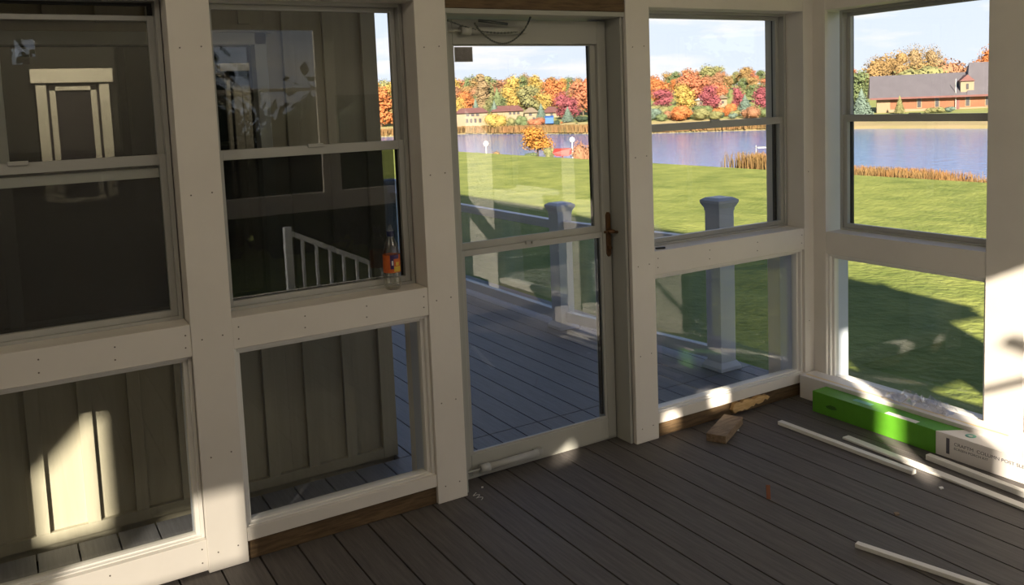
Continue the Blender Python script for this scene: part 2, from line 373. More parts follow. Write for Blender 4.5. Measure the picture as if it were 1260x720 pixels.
MB().cyl((2.432, YF+.112, .93), (2.432, YF+.10, .93), .008, 12).build('lock_knob', 'brass', hd)
def closer(z, name, x0=1.60, x1=1.98, m='jamb_grey'):
    c = MB().cyl((x0+.10, YF+.088, z), (x1, YF+.088, z+.001), .0155, 18).cyl((x0, YF+.088, z), (x0+.10, YF+.088, z), .005, 10).cyl((x0+.085, YF+.088, z), (x0+.13, YF+.088, z), .019, 18).build('door_closer', m, door)
    MB().box(x0-.008, x0+.012, YF+.06, YF+.12, z-.014, z+.014).build('bracket', m, c, bevel=.002)
    MB().box(x1-.01, x1+.03, YF+.088, YF+.12, z-.01, z+.012).build('bracket', m, c, bevel=.002)
closer(1.925, 'top', m='jamb_grey'); closer(.055, 'low', m='vinyl')
# chain on top
def chain(pts, nseg, r=.0022):
    m = MB(); P = []
    for k in range(nseg+1):
        t = k/nseg*(len(pts)-1); i = min(int(t), len(pts)-2); f = t-i
        P.append(Vector(pts[i]).lerp(Vector(pts[i+1]), f))
    for k in range(nseg):
        m.bar(P[k], P[k].lerp(P[k+1], .86), .0075 if k % 2 else .0035, .0035 if k % 2 else .0075)
    return m
cy = YF+.075
ch = chain([(1.60+.33*t/12, cy, 1.97-.055*math.sin(t/12*math.pi/1.6)) for t in range(13)]+[(1.93+.02*t, cy, 1.92-.0*t) for t in range(2)], 46)
ch2 = chain([(1.74+.26*t/14, cy-.008, 1.955-.085*math.sin(t/14*math.pi)**.8) for t in range(15)]+[(2.0, cy-.008, 1.955), (2.02, cy, 1.985)], 60)
ch.build('safety_chain', 'chain', door); ch2.build('safety_chain', 'chain', door)
MB().cyl((1.765, cy, 1.965), (1.90, cy-.004, 1.952), .006, 10).build('chain_spring', 'chain', door)
st = MB().box(1.680, 1.766, YF+.1415, YF+.1428, 1.800, 1.862, 1).box(1.684, 1.762, YF+.1405, YF+.1418, 1.804, 1.858, 0).build('sticker', ['sticker', 'white'], door)
st['label'] = 'grey square sticker with white edge'
# ------------------------------------------------------------------ rear wall, left wall, roof
holes = [(1.515, 2.44, .92, 1.795), (1.515, 2.44, 1.822, 2.31), (2.60, 3.50, .92, 1.75), (1.12, 1.215, 1.50, 2.32),
         (-2.69, -2.06, 2.04, 2.325), (-3.125, -2.875, 2.345, 2.85), (.20, .33, 2.10, 2.23), (-.10, 0.0, 2.06, 2.15), (-.79, -.62, 2.06, 2.16),
         (1.515, 3.50, .10, .76)]  # unseen openings, placed and shaped to throw the sun patches
xs = sorted({XL, 3.965} | {h[0] for h in holes} | {h[1] for h in holes}); zs = sorted({.002, 3.15} | {h[2] for h in holes} | {h[3] for h in holes})
m = MB()
for i in range(len(xs)-1):
    j = 0
    while j < len(zs)-1:
        def op(j):
            cx, cz = (xs[i]+xs[i+1])/2, (zs[j]+zs[j+1])/2
            return any(h[0] < cx < h[1] and h[2] < cz < h[3] for h in holes)
        if op(j): j += 1; continue
        k = j
        while k < len(zs)-1 and not op(k): k += 1
        m.box(xs[i], xs[i+1], YB-.03, YB, zs[j], zs[k]); j = k
m.prism([(-3.125, 2.85), (-3.125, 2.62), (-2.875, 2.85)], 'y', YB-.03, YB)
m.prism([(-.79, 2.16), (-.79, 2.06), (-.62, 2.16)], 'y', YB-.03, YB)
struct(m, 'wall_rear', 'paint', 'white rear wall of the porch with windows and openings shaped for the sun patches, behind the viewer', 'wall')
m = MB().box(-2.72, -2.04, YB-.034, YB-.0335, 2.03, 2.335)  # unseen panel added to dim the sun through the high opening
tag(m.build('insect_or_dimming_screen', 'sun_dimmer'), 'dark panel added over the high rear opening to dim the sun', 'screen')
m = MB().box(1.505, 2.45, YB-.034, YB-.0335, .91, 2.32)  # unseen panel added to soften the sun through this window
tag(m.build('insect_or_dimming_screen', 'sun_dimmer_thin'), 'thin panel added over the rear window nearest the viewer to dim the sun', 'screen')
struct(MB().box(XL-.12, XL, YB-.1, 3.40, .002, 3.15), 'wall_left', 'paint', 'white solid left end wall of the porch', 'wall')
def zc(x): return 2.50+(4.3-x)/(4.3+4.2)*.75
m = MB(); m.prism([(XL-.3, zc(XL-.3)), (4.15, zc(4.15)), (4.15, zc(4.15)+.14), (XL-.3, zc(XL-.3)+.14)], 'y', YB-.5, 3.66)
struct(m, 'ceiling', 'ceiling', 'sloping cream board ceiling under the porch roof', 'ceiling')
m = MB(); m.prism([(XL-.35, zc(XL-.3)+.145), (4.2, zc(4.2)+.145), (4.2, zc(4.2)+.20), (3.28, 3.6), (2.0, 5.35), (.3, 6.7), (XL-.35, zc(XL-.3)+.20)], 'y', YB-.55, 3.66)
struct(m, 'roof', 'roof', 'dark shingled porch roof above the ceiling', 'roof')
# added fill lights brightening the interior, in ceiling fixtures
for (lx, ly, en) in ((-.9, 1.2, 15), (1.8, .6, 12)):
    zt = zc(lx)
    L = tag(empty('fill_light', (lx, ly, zt)), 'round white fill lamp added on the porch ceiling '+('toward the left wall' if lx < 0 else 'toward the right wall'), 'lamp')
    MB().lathe((lx, ly, zt), [(0, .0), (.15, 0), (.15, -.03), (.14, -.035)], 28).build('base', 'vinyl', L)
    p = bpy.data.lights.new('fill_bulb', 'POINT'); p.energy = en; p.color = (1.0, .90, .74); p.shadow_soft_size = .12
    po = bpy.data.objects.new('fill_bulb', p); COL.objects.link(po); po.parent = L; po.location = (0, 0, -.22)
# shadow-casting brace and stair railing outside the rear wall
tag(MB().bar((1.56, -1.02, 2.10), (1.98, -1.02, 1.68), .05, .085, up=(0, 1, 0)).build('shadow_slat', 'paint'), 'white diagonal brace added outside the rear porch window to cast a shadow band', 'slat')  # unseen bar added to cast the slanting shadow band on the right post
sr = tag(empty('stair_railing', (2.6, -2.0, -.75)), 'white stair railing with balusters descending outside the rear of the porch', 'railing')
zr = lambda x: .37-.50*(x-2.57)
MB().bar((2.44, -2, zr(2.44)), (3.75, -2, zr(3.75)), .06, .05).build('top_rail', 'rail_white', sr)
MB().bar((2.44, -2, zr(2.44)-.72), (3.75, -2, zr(3.75)-.62), .04, .05).build('bottom_rail', 'rail_white', sr)
for k in range(9):
    x = 2.58+k*.14; MB().box(x-.013, x+.013, -2.013, -1.987, max(-.80, zr(x)-.70), zr(x)).build('baluster', 'rail_white', sr)
MB().box(2.40, 2.47, -2.035, -1.965, -.80, zr(2.40)+.03).build('post', 'rail_white', sr); MB().box(3.70, 3.82, -2.06, -1.94, -.80, zr(3.75)+.12).build('post', 'rail_white', sr)
# ------------------------------------------------------------------ house with siding
YS = 3.70
m = MB()
hx0, hx1, hz0, hz1 = 0.0, 1.02, .83, 1.955
m.box(-4.2, hx0, YS, YS+.15, -.8, 5.6).box(hx1, 1.50, YS, YS+.15, -.8, 5.6).box(hx0, hx1, YS, YS+.15, -.8, hz0).box(hx0, hx1, YS, YS+.15, hz1, 5.6)
k = -24
while True:
    bx = .020+.1785*k; k += 1
    if bx > 1.44: break
    b2 = bx+.047
    if b2 > hx0-.03 and bx < hx1+.03:
        m.box(bx, b2, YS-.022, YS, .045, hz0-.04); m.box(bx, b2, YS-.022, YS, hz1+.035, 2.9)
    else: m.box(bx, b2, YS-.022, YS, .045, 2.9)
m.box(1.443, 1.512, YS-.026, YS+.05, .0, 5.6)
m.box(-4.2, 1.50, YS-.024, YS, .0, .045)
k = 0
while YS+.2+k*.1785 < 10.9:
    m.box(1.50, 1.52, YS+.2+k*.1785, YS+.247+k*.1785, .045, 5.5); k += 1
m.box(1.38, 1.50, YS+.15, 11, -.8, 5.6).box(-4.2, 1.5, 10.9, 11, -.8, 5.6).box(-4.3, -4.2, YS, 11, -.8, 5.6)
struct(m, 'wall_house', 'siding', 'olive beige board and batten siding of the house behind the left windows', 'siding wall', .001)
struct(MB().prism([(-4.6, 5.6), (1.85, 5.6), (1.85, 5.75), (-1.4, 7.0), (-4.6, 5.75)], 'y', 3.4, 11.3), 'roof_house', 'roof', 'dark roof of the main house', 'roof')
wn[0] += 1
hw = tag(empty('window_%d' % wn[0], (.5, YS, hz0)), 'house window in the siding with white surround behind the left windows', 'window', kind='structure')
m = MB(); m.box(hx0, hx0+.05, YS-.03, YS+.08, hz0, hz1).box(hx1-.05, hx1, YS-.03, YS+.08, hz0, hz1).box(hx0, hx1, YS-.03, YS+.08, hz1-.05, hz1).box(hx0-.02, hx1+.02, YS-.035, YS+.08, hz0-.04, hz0+.03)
m.build('window_frame', 'jamb_grey', hw, bevel=.002)
m = MB().box(hx0-.03, hx1+.03, YS-.04, YS, hz1+.0, hz1+.03); m.build('head_trim', 'siding', hw)
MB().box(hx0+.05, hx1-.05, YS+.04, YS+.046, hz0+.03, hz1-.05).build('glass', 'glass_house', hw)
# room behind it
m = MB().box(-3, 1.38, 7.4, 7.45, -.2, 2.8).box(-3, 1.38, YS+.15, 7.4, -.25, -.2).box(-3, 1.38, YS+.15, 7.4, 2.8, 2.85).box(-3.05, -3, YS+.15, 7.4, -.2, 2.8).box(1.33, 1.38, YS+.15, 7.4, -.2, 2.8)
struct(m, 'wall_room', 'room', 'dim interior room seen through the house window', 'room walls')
def cased(x0, x1, z0, z1, y, lab, cat, w=.07, name='cased_window'):
    r = tag(empty(name, ((x0+x1)/2, y, z0)), lab, cat)
    q = MB().box(x0, x0+w, y-.04, y, z0, z1).box(x1-w, x1, y-.04, y, z0, z1).box(x0-.03, x1+.03, y-.06, y, z1-w*1.2, z1+.02).box(x0, x1, y-.04, y, z0, z0+.03)
    q.build('casing', 'room_white', r, bevel=.003)
    q = MB().box(x0+w+.02, x0+w+.06, y-.025, y, z0+.03, z1-w-.03).box(x1-w-.06, x1-w-.02, y-.025, y, z0+.03, z1-w-.03).box(x0+w+.02, x1-w-.02, y-.025, y, z1-w-.07, z1-w-.03)
    q.build('sash', 'room_white', r)
    MB().box(x0+w, x1-w, y-.008, y-.004, z0+.03, z1-w).build('glass', 'pane_dark', r)
cased(.31, .81, 1.0, 1.99, 7.39, 'cream cased window lit inside the dim house room', 'window')
cased(1.055, 1.215, .30, 1.86, 4.62, 'narrow cream cased sidelight standing near the right end of the house room', 'window', w=.018)
R2 = tag(empty('added_spot', (.85, 4.15, 2.8)), 'spotlight added in the house room nearest the siding to brighten the sidelight', 'lamp')  # spot added to brighten the narrow cased sidelight
MB().lathe((.85, 4.15, 2.8), [(.09, 0), (.09, -.012), (.06, -.012), (.055, 0)], 24).build('ring', 'vinyl', R2)
p = bpy.data.lights.new('spot', 'SPOT'); p.energy = 45; p.color = (1, .82, .6); p.spot_size = .7; p.shadow_soft_size = .04
po = bpy.data.objects.new('spot', p); COL.objects.link(po); po.parent = R2; po.location = (0, 0, -.03); po.rotation_euler = Vector((.28, .45, -1.7)).to_track_quat('-Z', 'Y').to_euler()
RL = tag(empty('added_spot', (.5, 6.3, 2.8)), 'spotlight added in the ceiling of the house room to brighten the cased window', 'lamp')  # spot added to brighten the cased window on the far wall
MB().lathe((.5, 6.3, 2.8), [(.09, 0), (.09, -.012), (.06, -.012), (.055, 0)], 24).build('ring', 'vinyl', RL)
p = bpy.data.lights.new('spot', 'SPOT'); p.energy = 170; p.color = (1, .82, .6); p.spot_size = 1.2; p.shadow_soft_size = .04
po = bpy.data.objects.new('spot', p); COL.objects.link(po); po.parent = RL; po.location = (0, 0, -.03); po.rotation_euler = Vector((.07, 1.09, -1.1)).to_track_quat('-Z', 'Y').to_euler()
# ------------------------------------------------------------------ deck railing
RLG = tag(empty('deck_railing', (3.45, 5.1, 0)), 'white deck railing with clear panels outside the storm door', 'railing')
def rpost(x, y, top, w=.118):
    p = MB().box(x-w/2, x+w/2, y-w/2, y+w/2, .001, top-.07).build('post', 'rail_white', RLG, bevel=.003)
    c = MB(); a = w/2
    prof = [(a+.002, top-.078), (a+.003, top-.062), (a+.020, top-.030), (a+.020, top-.015), (a-.004, top)]
    vs = [(x+sx*r, y+sy*r, z) for r, z in prof for sx, sy in ((-1, -1), (1, -1), (1, 1), (-1, 1))]
    fs = [(4*i+k, 4*i+(k+1) % 4, 4*i+4+(k+1) % 4, 4*i+4+k) for i in range(4) for k in range(4)]+[(3, 2, 1, 0), (16, 17, 18, 19)]
    c.add(vs, fs); c.build('post_cap', 'rail_white', p)
    s = MB(); r0 = a+.022
    s.box(x-r0, x+r0, y-r0, y+r0, .001, .02); vs = [(x+sx*r, y+sy*r, z) for r, z in ((r0, .02), (a+.003, .05)) for sx, sy in ((-1, -1), (1, -1), (1, 1), (-1, 1))]
    s.add(vs, [(k, (k+1) % 4, 4+(k+1) % 4, 4+k) for k in range(4)]); s.build('post_skirt', 'rail_white', p)
pp = [(3.62, 3.71, 1.025), (3.42, 5.085, .905), (3.42, 8.15, .905)]
for q in pp: rpost(*q)
for (a, b) in zip(pp, pp[1:]):
    a = Vector((a[0], a[1], 0)); b = Vector((b[0], b[1], 0)); d = (b-a).normalized()*.06; a = a+d; b = b-d
    U = lambda p, z: (p.x, p.y, z)
    MB().bar(U(a, .755), U(b, .755), .055, .04).bar(U(a, .725), U(b, .725), .035, .03).build('top_rail', 'rail_white', RLG, bevel=.003)
    MB().bar(U(a, .085), U(b, .085), .05, .07).build('bottom_rail', 'rail_white', RLG, bevel=.003)
    MB().bar(U(a, .415), U(b, .415), .008, .59).build('panel', 'rail_glass', RLG)
# ------------------------------------------------------------------ floor things
def carton(x0, x1, y0, y1, z1): return MB().box(x0, x1, y0, y1, .001, z1)
wc = carton(3.572, 3.69, 1.4, 3.085, .125).build('carton', 'card_white', bevel=.002)
tag(wc, 'long plain white carton between the green carton and the window wall', 'box')
MB().box(3.60, 3.612, 2.0, 3.07, .1252, .1256).build('tape', 'tape', wc)
gc = tag(empty('carton', (3.51, 2.2, 0)), 'long carton lying on the floor, green at one end and printed white at the other', 'box')
GZ = .108
carton(3.462, 3.566, 2.24, 2.91, GZ).build('green_sleeve', 'green_card', gc, bevel=.002)
wb = carton(3.464, 3.564, 1.2, 2.24, GZ-.001).build('white_body', 'card_white', gc, bevel=.002)
MB().prism([(3.462, 2.24), (3.566, 2.24), (3.566, 2.17)], 'z', GZ-.0008, GZ+.0004).build('green_corner', 'green_card', gc)
MB().box(3.50, 3.53, 2.60, 2.70, GZ+.0001, GZ+.0005).build('print', 'teal_print', gc)
MB().box(3.468, 3.50, 2.34, 2.50, GZ+.0001, GZ+.0006).build('paper_label', 'card_white', gc)
MB().prism([(2.83, .05), (2.80, .062), (2.77, .060), (2.76, .048), (2.79, .04), (2.82, .042)], 'x', 3.4610, 3.4616).build('print', 'green_dark', gc)
MB().box(3.4628, 3.4638, 2.175, 2.190, .02, .09).build('print', 'ink', gc)
o_ = MB(); o_.lathe((3.522, 2.115, GZ-.0008), [(.010, 0), (.022, 0), (.022, .001), (.010, .001)], 24); o_ = o_.build('logo', 'teal_print', gc)
def text(s, loc, rot, size, m, parent, name='lettering', sx=1):
    cu = bpy.data.curves.new(name, 'FONT'); cu.body = s; cu.size = size; cu.extrude = .0002; cu.materials.append(MATS[m])
    o = bpy.data.objects.new(name, cu); COL.objects.link(o)
    dg = bpy.context.evaluated_depsgraph_get(); me = bpy.data.meshes.new_from_object(o.evaluated_get(dg)); bpy.data.objects.remove(o)
    ob = bpy.data.objects.new(name, me); COL.objects.link(ob); ob.parent = parent; ob.location = Vector(loc)-WO[parent.name]; ob.rotation_euler = rot; ob.scale = (sx, 1, 1)
    return ob
# front face normal is -x; reading direction runs toward -y
text('CRAFTM  COLUMN POST SLEEVES', (3.4632, 2.155, .066), (math.pi/2, 0, -math.pi/2), .020, 'ink', gc, sx=1.15)
text('SCREEN PORCH KIT', (3.4632, 2.155, .048), (math.pi/2, 0, -math.pi/2), .014, 'ink', gc, sx=1.2)
# crumpled plastic film
def film():
    m = MB(); n, k = 16, 10; rr = random.Random(3)
    g = [[Vector((3.59+.10*j/(k-1)+rr.uniform(-.006, .006), 2.27+.34*i/(n-1)+rr.uniform(-.01, .01), .127+.002+rr.uniform(0, 1)**1.5*.055*math.sin(math.pi*i/(n-1))**.5)) for j in range(k)] for i in range(n)]
    m.add([p for row in g for p in row], [(i*k+j, i*k+j+1, (i+1)*k+j+1, (i+1)*k+j) for i in range(n-1) for j in range(k-1)])
    return m
tag(film().build('plastic_wrap', 'plastic_film'), 'crumpled clear plastic wrap on top of the long white carton', 'plastic wrap')
def strip(a, b, w, h, lab, z=0.001):
    m = MB().bar((a[0], a[1], z+h/2), (b[0], b[1], z+h/2), w, h)
    return tag(m.build('trim_strip', 'pvc', bevel=.002), lab, 'trim strip', 'loose white trim strips on the floor')
strip((3.195, 2.885), (3.20, 2.165), .030, .018, 'loose white strip whose near end lies in the sun patch')
strip((3.30, 2.585), (3.255, 1.60), .042, .010, 'flat pale strip lying between the green carton and the first strip')
strip((3.385, 2.225), (3.345, 1.55), .030, .024, 'white strip lying against the printed white carton end')
strip((2.515, 1.925), (2.635, 1.45), .026, .016, 'white strip alone near the bottom edge of the floor')
def offcut():
    a = Vector((2.785, 2.90, 0)); b = Vector((3.03, 3.03, 0)); m = MB().bar((a.x, a.y, .020), (b.x, b.y, .020), .095, .038)
    return m
tag(offcut().build('wood_offcut', 'woodblock', bevel=.003), 'weathered brown wood offcut on the floor before the sole plate', 'wood block')
sp_ = MB(); rr = random.Random(5)
ptop = []; pbot = []
for k in range(15):
    x = 3.10+k*.0165; ptop.append((x, .066+rr.uniform(-.006, .004))); pbot.append((x, .012+.0022*k+rr.uniform(-.008, .008)))
sp_.prism([(3.085, .035)]+pbot+[(3.35, .05)]+ptop[::-1], 'y', YF-.012, YF+.011)
tag(sp_.build('splintered_wood', 'splinter'), 'splintered pale yellow wood piece on the sole plate under the window', 'wood piece')
tag(MB().bar((2.548, 2.362, .0), (2.556, 2.372, .052), .016, .008).build('wood_shim', 'rust'), 'small reddish brown shim standing between deck boards', 'shim')
for (x, y, s, mm, lb) in ((3.172, 2.026, .012, 'pvc', 'tiny white scrap beside the sunlit strip'), (2.974, 2.946, .008, 'pvc', 'tiny white crumb beside the wood offcut'), (2.838, 1.993, .014, 'woodblock', 'small tan wood chip in the middle of the floor'), (1.66, 3.13, .006, 'pvc', 'tiny white crumb before the storm door')):
    q = MB(); q.prism([(x-s, y-s*.5), (x+s*.3, y-s*.8), (x+s, y+s*.2), (x-s*.2, y+s*.7)], 'z', .0005, .0045); tag(q.build('scrap', mm), lb, 'scrap')
# curled wire by door
q = MB(); P = [Vector((1.60+.012*math.sin(k*.9), 3.03+.004*k, .002+.006*abs(math.sin(k*.5)))) for k in range(16)]
for a, b in zip(P, P[1:]): q.cyl(a, b, .0012, 6)
tag(q.build('string', 'pvc'), 'short curled white thread at the foot of the post beside the door', 'thread')
tag(MB().bar((2.655, YF+.045, .9075), (2.70, YF+.030, .9075), .013, .008).build('latch_clip', 'black_vinyl', bevel=.002), 'small black clip on the ledge right of the door', 'clip')
# ---- bottle
bt = tag(empty('drink_bottle', (1.318, 3.165, .904)), 'clear plastic drink bottle with orange label and navy cap on the ledge', 'bottle')
bc = (1.318, 3.165, .904)
MB().lathe(bc, [(0, .004), (.020, .004), (.026, .0), (.032, .008), (.034, .03), (.031, .055), (.033, .07), (.033, .14), (.031, .155), (.026, .175), (.016, .200), (.0125, .208), (.0125, .216), (.0115, .222)], 30, lobes=5, lob=.03).build('bottle_body', 'pet', bt)
def arc(r, z0, z1, a0, a1, n=14):
    q = MB(); vs = []
    for z in (z0, z1):
        for k in range(n+1):
            a = math.radians(a0+(a1-a0)*k/n); vs.append((bc[0]+r*math.cos(a), bc[1]+r*math.sin(a), bc[2]+z))
    q.add(vs, [(k, k+1, n+2+k, n+1+k) for k in range(n)], 0, True); return q
arc(.0345, .070, .140, 0, 360, 32).build('label_wrap', 'label_orange', bt)
arc(.0349, .085, .141, 238, 262).build('label_print', 'label_purple', bt)
arc(.0350, .125, .141, 258, 300).build('label_print', 'label_purple', bt)
arc(.0352, .074, .095, 262, 318).build('label_print', 'label_yellow', bt)
arc(.0352, .098, .112, 276, 300).build('label_print', 'label_yellow', bt)
arc(.0354, .100, .118, 248, 258).build('label_print', 'label_white', bt)
MB().lathe(bc, [(.014, .212), (.0145, .214), (.0145, .230), (.0135, .232), (0, .232)], 24).build('cap', 'navy', bt)
MB().lathe(bc, [(.011, .232), (.0105, .240), (.007, .250), (.0055, .258), (0, .259)], 20).build('spout', 'pet', bt)
# ------------------------------------------------------------------ land, lake
WZ = -5.4
def gz(x, y):
    z = -.75
    if x > 20.5: z = max(-6.5, -.75-(x-20.5)*.17)
    return z
xs = [-60, -20, -4, 0, 3, 6, 9, 12, 15, 18, 20, 20.5, 22, 25, 30, 40, 50, 56]; ys = [-60, -30, -10, 0, 10, 20, 30, 40, 60, 90, 140, 220]
m = MB(); rr = random.Random(2)
vs = [(x, y, gz(x, y)) for y in ys for x in xs]; nx = len(xs)
m.add(vs, [(j*nx+i, j*nx+i+1, (j+1)*nx+i+1, (j+1)*nx+i) for j in range(len(ys)-1) for i in range(nx-1)])
struct(m, 'ground', 'grass', 'sunlit green lawn sloping to the lake with the house shadow on it', 'lawn')
def shore(px):
    T = [(300, 225), (565, 212), (640, 196), (725, 181), (802, 172), (957, 172), (1047, 167), (1217, 156), (1500, 150)]
    for (a, ra), (b, rb) in zip(T, T[1:]):
        if a <= px <= b: return ra+(rb-ra)*(px-a)/(b-a)
    return T[0][1] if px < 300 else T[-1][1]
m = MB(); A = list(range(300, 1501, 25)); prof = [(-60, WZ), (0, WZ+.02)]
m.add([(20, -80, WZ), (420, -80, WZ), (420, 420, WZ), (20, 420, WZ)], [(0, 1, 2, 3)])
tag(m.build('lake', 'water'), 'blue lake beyond the lawn', 'lake', kind='structure')
def pol(px, r, z):
    d = ray(px, 150); k = r/math.hypot(d.x, d.y); return Vector((CAM.x+d.x*k, CAM.y+d.y*k, z))
PR = [(-2, WZ-.6), (1.5, WZ+.5), (9, WZ+1.2), (14, -3.3), (40, -2.4), (90, 1.0), (160, 5.0)]
def farz(px, r):
    s = r-shore(px)
    for (a, za), (b, zb) in zip(PR, PR[1:]):
        if a <= s <= b: return za+(zb-za)*(s-a)/(b-a)
    return PR[-1][1] if s > 0 else PR[0][1]
m = MB(); n = len(PR)
m.add([pol(px, shore(px)+s, z) for px in A for s, z in PR], [(i*n+j, i*n+j+1, (i+1)*n+j+1, (i+1)*n+j) for i in range(len(A)-1) for j in range(n-1)], 0)
for i, f in enumerate(m.f): m.m[i] = 0 if (i % (n-1)) < 3 else 1
struct(m, 'far_shore', ['bank', 'meadow'], 'tan and green far bank of the lake under the trees', 'shore')
# ------------------------------------------------------------------ trees
PAL = {'amber': ((.50, .24, .055), (.40, .17, .04)), 'orange': ((.46, .19, .065), (.36, .12, .05)), 'red': ((.42, .17, .09), (.33, .12, .07)), 'maroon': ((.30, .09, .10), (.22, .06, .08)),  # leaf colours greyed, so distance haze is put into them
       'yellow': ((.44, .31, .09), (.34, .24, .07)), 'olive': ((.25, .235, .11), (.18, .18, .08)), 'green': ((.16, .19, .09), (.11, .14, .065)),
       'spruce': ((.17, .22, .18), (.11, .155, .13)), 'rust': ((.34, .18, .10), (.26, .13, .08)), 'gold': ((.32, .205, .09), (.24, .155, .07)), 'darkgreen': ((.055, .08, .05), (.035, .05, .035)),
       'tan': ((.29, .205, .115), (.22, .16, .09))}
WORD = {'amber': 'amber', 'orange': 'orange', 'red': 'red-orange', 'maroon': 'maroon', 'yellow': 'yellow', 'olive': 'olive', 'green': 'green', 'spruce': 'blue-grey', 'rust': 'rusty', 'gold': 'golden', 'darkgreen': 'dark green', 'tan': 'tan'}
for k, (a, b) in PAL.items(): mat('leaf_'+k, a, .9, noise=.35, col2=b, spec=.05, detail=6)
def crown(shape, seed, n):
    """unit tree: height 1, crown radius about .3; returns MB with leaves (0) and trunk (1)"""
    r = random.Random(seed); m = MB()
    if shape == 'round':
        lobes = [(Vector((r.uniform(-.17, .17), r.uniform(-.17, .17), r.uniform(.30, .80))), r.uniform(.12, .20)) for _ in range(14)]
    elif shape == 'column':
        lobes = [(Vector((r.uniform(-.02, .02), r.uniform(-.02, .02), .22+.07*k)), .075 if k < 8 else .05) for k in range(11)]
    elif shape == 'bush':
        lobes = [(Vector((r.uniform(-.3, .3), r.uniform(-.3, .3), r.uniform(.25, .62))), r.uniform(.2, .36)) for _ in range(9)]
    elif shape == 'cone': lobes = [(Vector((0, 0, .12+.8*t)), .27*(1-t)**.85+.015) for t in [k/13 for k in range(14)]]
    elif shape == 'wide':
        lobes = [(Vector((r.uniform(-.42, .42), r.uniform(-.3, .3), 0)), r.uniform(.15, .24)) for _ in range(16)]
        lobes = [(Vector((c.x, c.y, .78-.8*c.x**2*1.3-r.uniform(0, .35))), q) for c, q in lobes]
    tot = sum(q*q for _, q in lobes)
    for c, q in lobes:
        for _ in range(int(n*(2.5 if shape == 'wide' else 1)*q*q/tot)):
            d = Vector((r.gauss(0, 1), r.gauss(0, 1), r.gauss(0, 1)*(.6 if shape == 'cone' else 1))).normalized()
            if shape == 'cone': d.z = d.z*.5-.1
            p = c+d*q*r.uniform(.62, 1.16)
            if p.z < .04: continue
            nn = (d+Vector((r.uniform(-.7, .7), r.uniform(-.7, .7), r.uniform(-.5, .7)))).normalized()
            t = nn.orthogonal().normalized(); b = nn.cross(t); s = r.uniform(.014, .030)*(1.3 if shape == 'bush' else .55 if shape == 'wide' else 1)
            a0 = r.uniform(0, 6.28)
            vs = [p+(t*math.cos(a0+k*1.57)+b*math.sin(a0+k*1.57))*s*(1 if k % 2 else .7) for k in range(4)]
            m.add(vs, [(0, 1, 2, 3)], 0)
        # a darker inner body so the crown is not see-through
        if shape != 'cone': ico(m, c, q*(.82 if shape == 'bush' else .55), 0)
    if shape == 'cone': m.cyl((0, 0, .1), (0, 0, .95), .20, 10, 0, .01)
    m.cyl((0, 0, -.08), (0, 0, .6 if shape in ('round', 'wide') else .3), .022, 7, 1, .012)
    if shape in ('round', 'wide'):
        for c, q in lobes[:5]: m.cyl((0, 0, .28), tuple(c), .009, 5, 1, .004)
    return m
def ico(m, c, r, mi):
    n = 8; vs = [c+Vector((0, 0, r))]
    for a in (50, 90, 130):
        for k in range(n): vs.append(c+Vector((math.sin(math.radians(a))*math.cos(k*math.tau/n), math.sin(math.radians(a))*math.sin(k*math.tau/n), math.cos(math.radians(a))))*r)
    vs.append(c-Vector((0, 0, r)))
    fs = [(0, 1+k, 1+(k+1) % n) for k in range(n)]+[(1+i*n+k, 1+(i+1)*n+k, 1+(i+1)*n+(k+1) % n, 1+i*n+(k+1) % n) for i in range(2) for k in range(n)]+[(25, 17+(k+1) % n, 17+k) for k in range(n)]
    m.add(vs, fs, mi, True)
PROTO = {}
def tree(px, ytop, ybase, dist, shape, colr, name, label, group=None, width=1.0, seed=None, ground=None):
    top = at(px, ytop, dist); base = at(px, ybase, dist)
    zb = base.z if ground is None else ground
    H = (top.z-zb); key = (shape, (seed if seed is not None else R.randrange(4)) % 4, colr)
    if key not in PROTO:
        mb = crown(shape, key[1]*17+hash_(shape), 2600); me_o = mb.build(name, ['leaf_'+colr, 'trunk'], origin=(0, 0, 0)); PROTO[key] = me_o.data; o = me_o
    else:
        o = bpy.data.objects.new(name, PROTO[key]); COL.objects.link(o)
    o.location = (base.x, base.y, zb); o.scale = (H*width, H*width, H); o.rotation_euler = (0, 0, R.uniform(0, 6.28))
    tag(o, label, 'tree' if shape != 'bush' else 'shrub', group); return o
def hash_(s): return sum(ord(c) for c in s)
prof_top = [(380, 97), (450, 95), (565, 93), (588, 89), (610, 96), (640, 94), (655, 91), (680, 92), (722, 91), (760, 90), (800, 89), (825, 88), (850, 81), (880, 81), (905, 84), (930, 81), (945, 82), (957, 86), (1000, 84), (1046, 84), (1240, 74), (1400, 70)]
def ptop(px):
    for (a, ya), (b, yb) in zip(prof_top, prof_top[1:]):
        if a <= px <= b: return ya+(yb-ya)*(px-a)/(b-a)
    return 85
def seen(px):
    Z = [(455, 'hidden behind the siding'), (486, 'in the narrow gap of the bottle window'), (560, 'behind the post left of the door'), (590, 'far left of the door glass'), (620, 'left half of the door glass'),
         (650, 'middle of the door glass'), (690, 'right half of the door glass'), (722, 'far right of the door glass'), (798, 'behind the post right of the door'), (825, 'far left of the window right of the door'),
         (855, 'left half of the window right of the door'), (885, 'middle of the window right of the door'), (920, 'right half of the window right of the door'), (958, 'far right of the window right of the door'), (1045, 'behind the corner post')]
    for a, b in Z:
        if px < a: return b
    return 'left end of the right wall window'
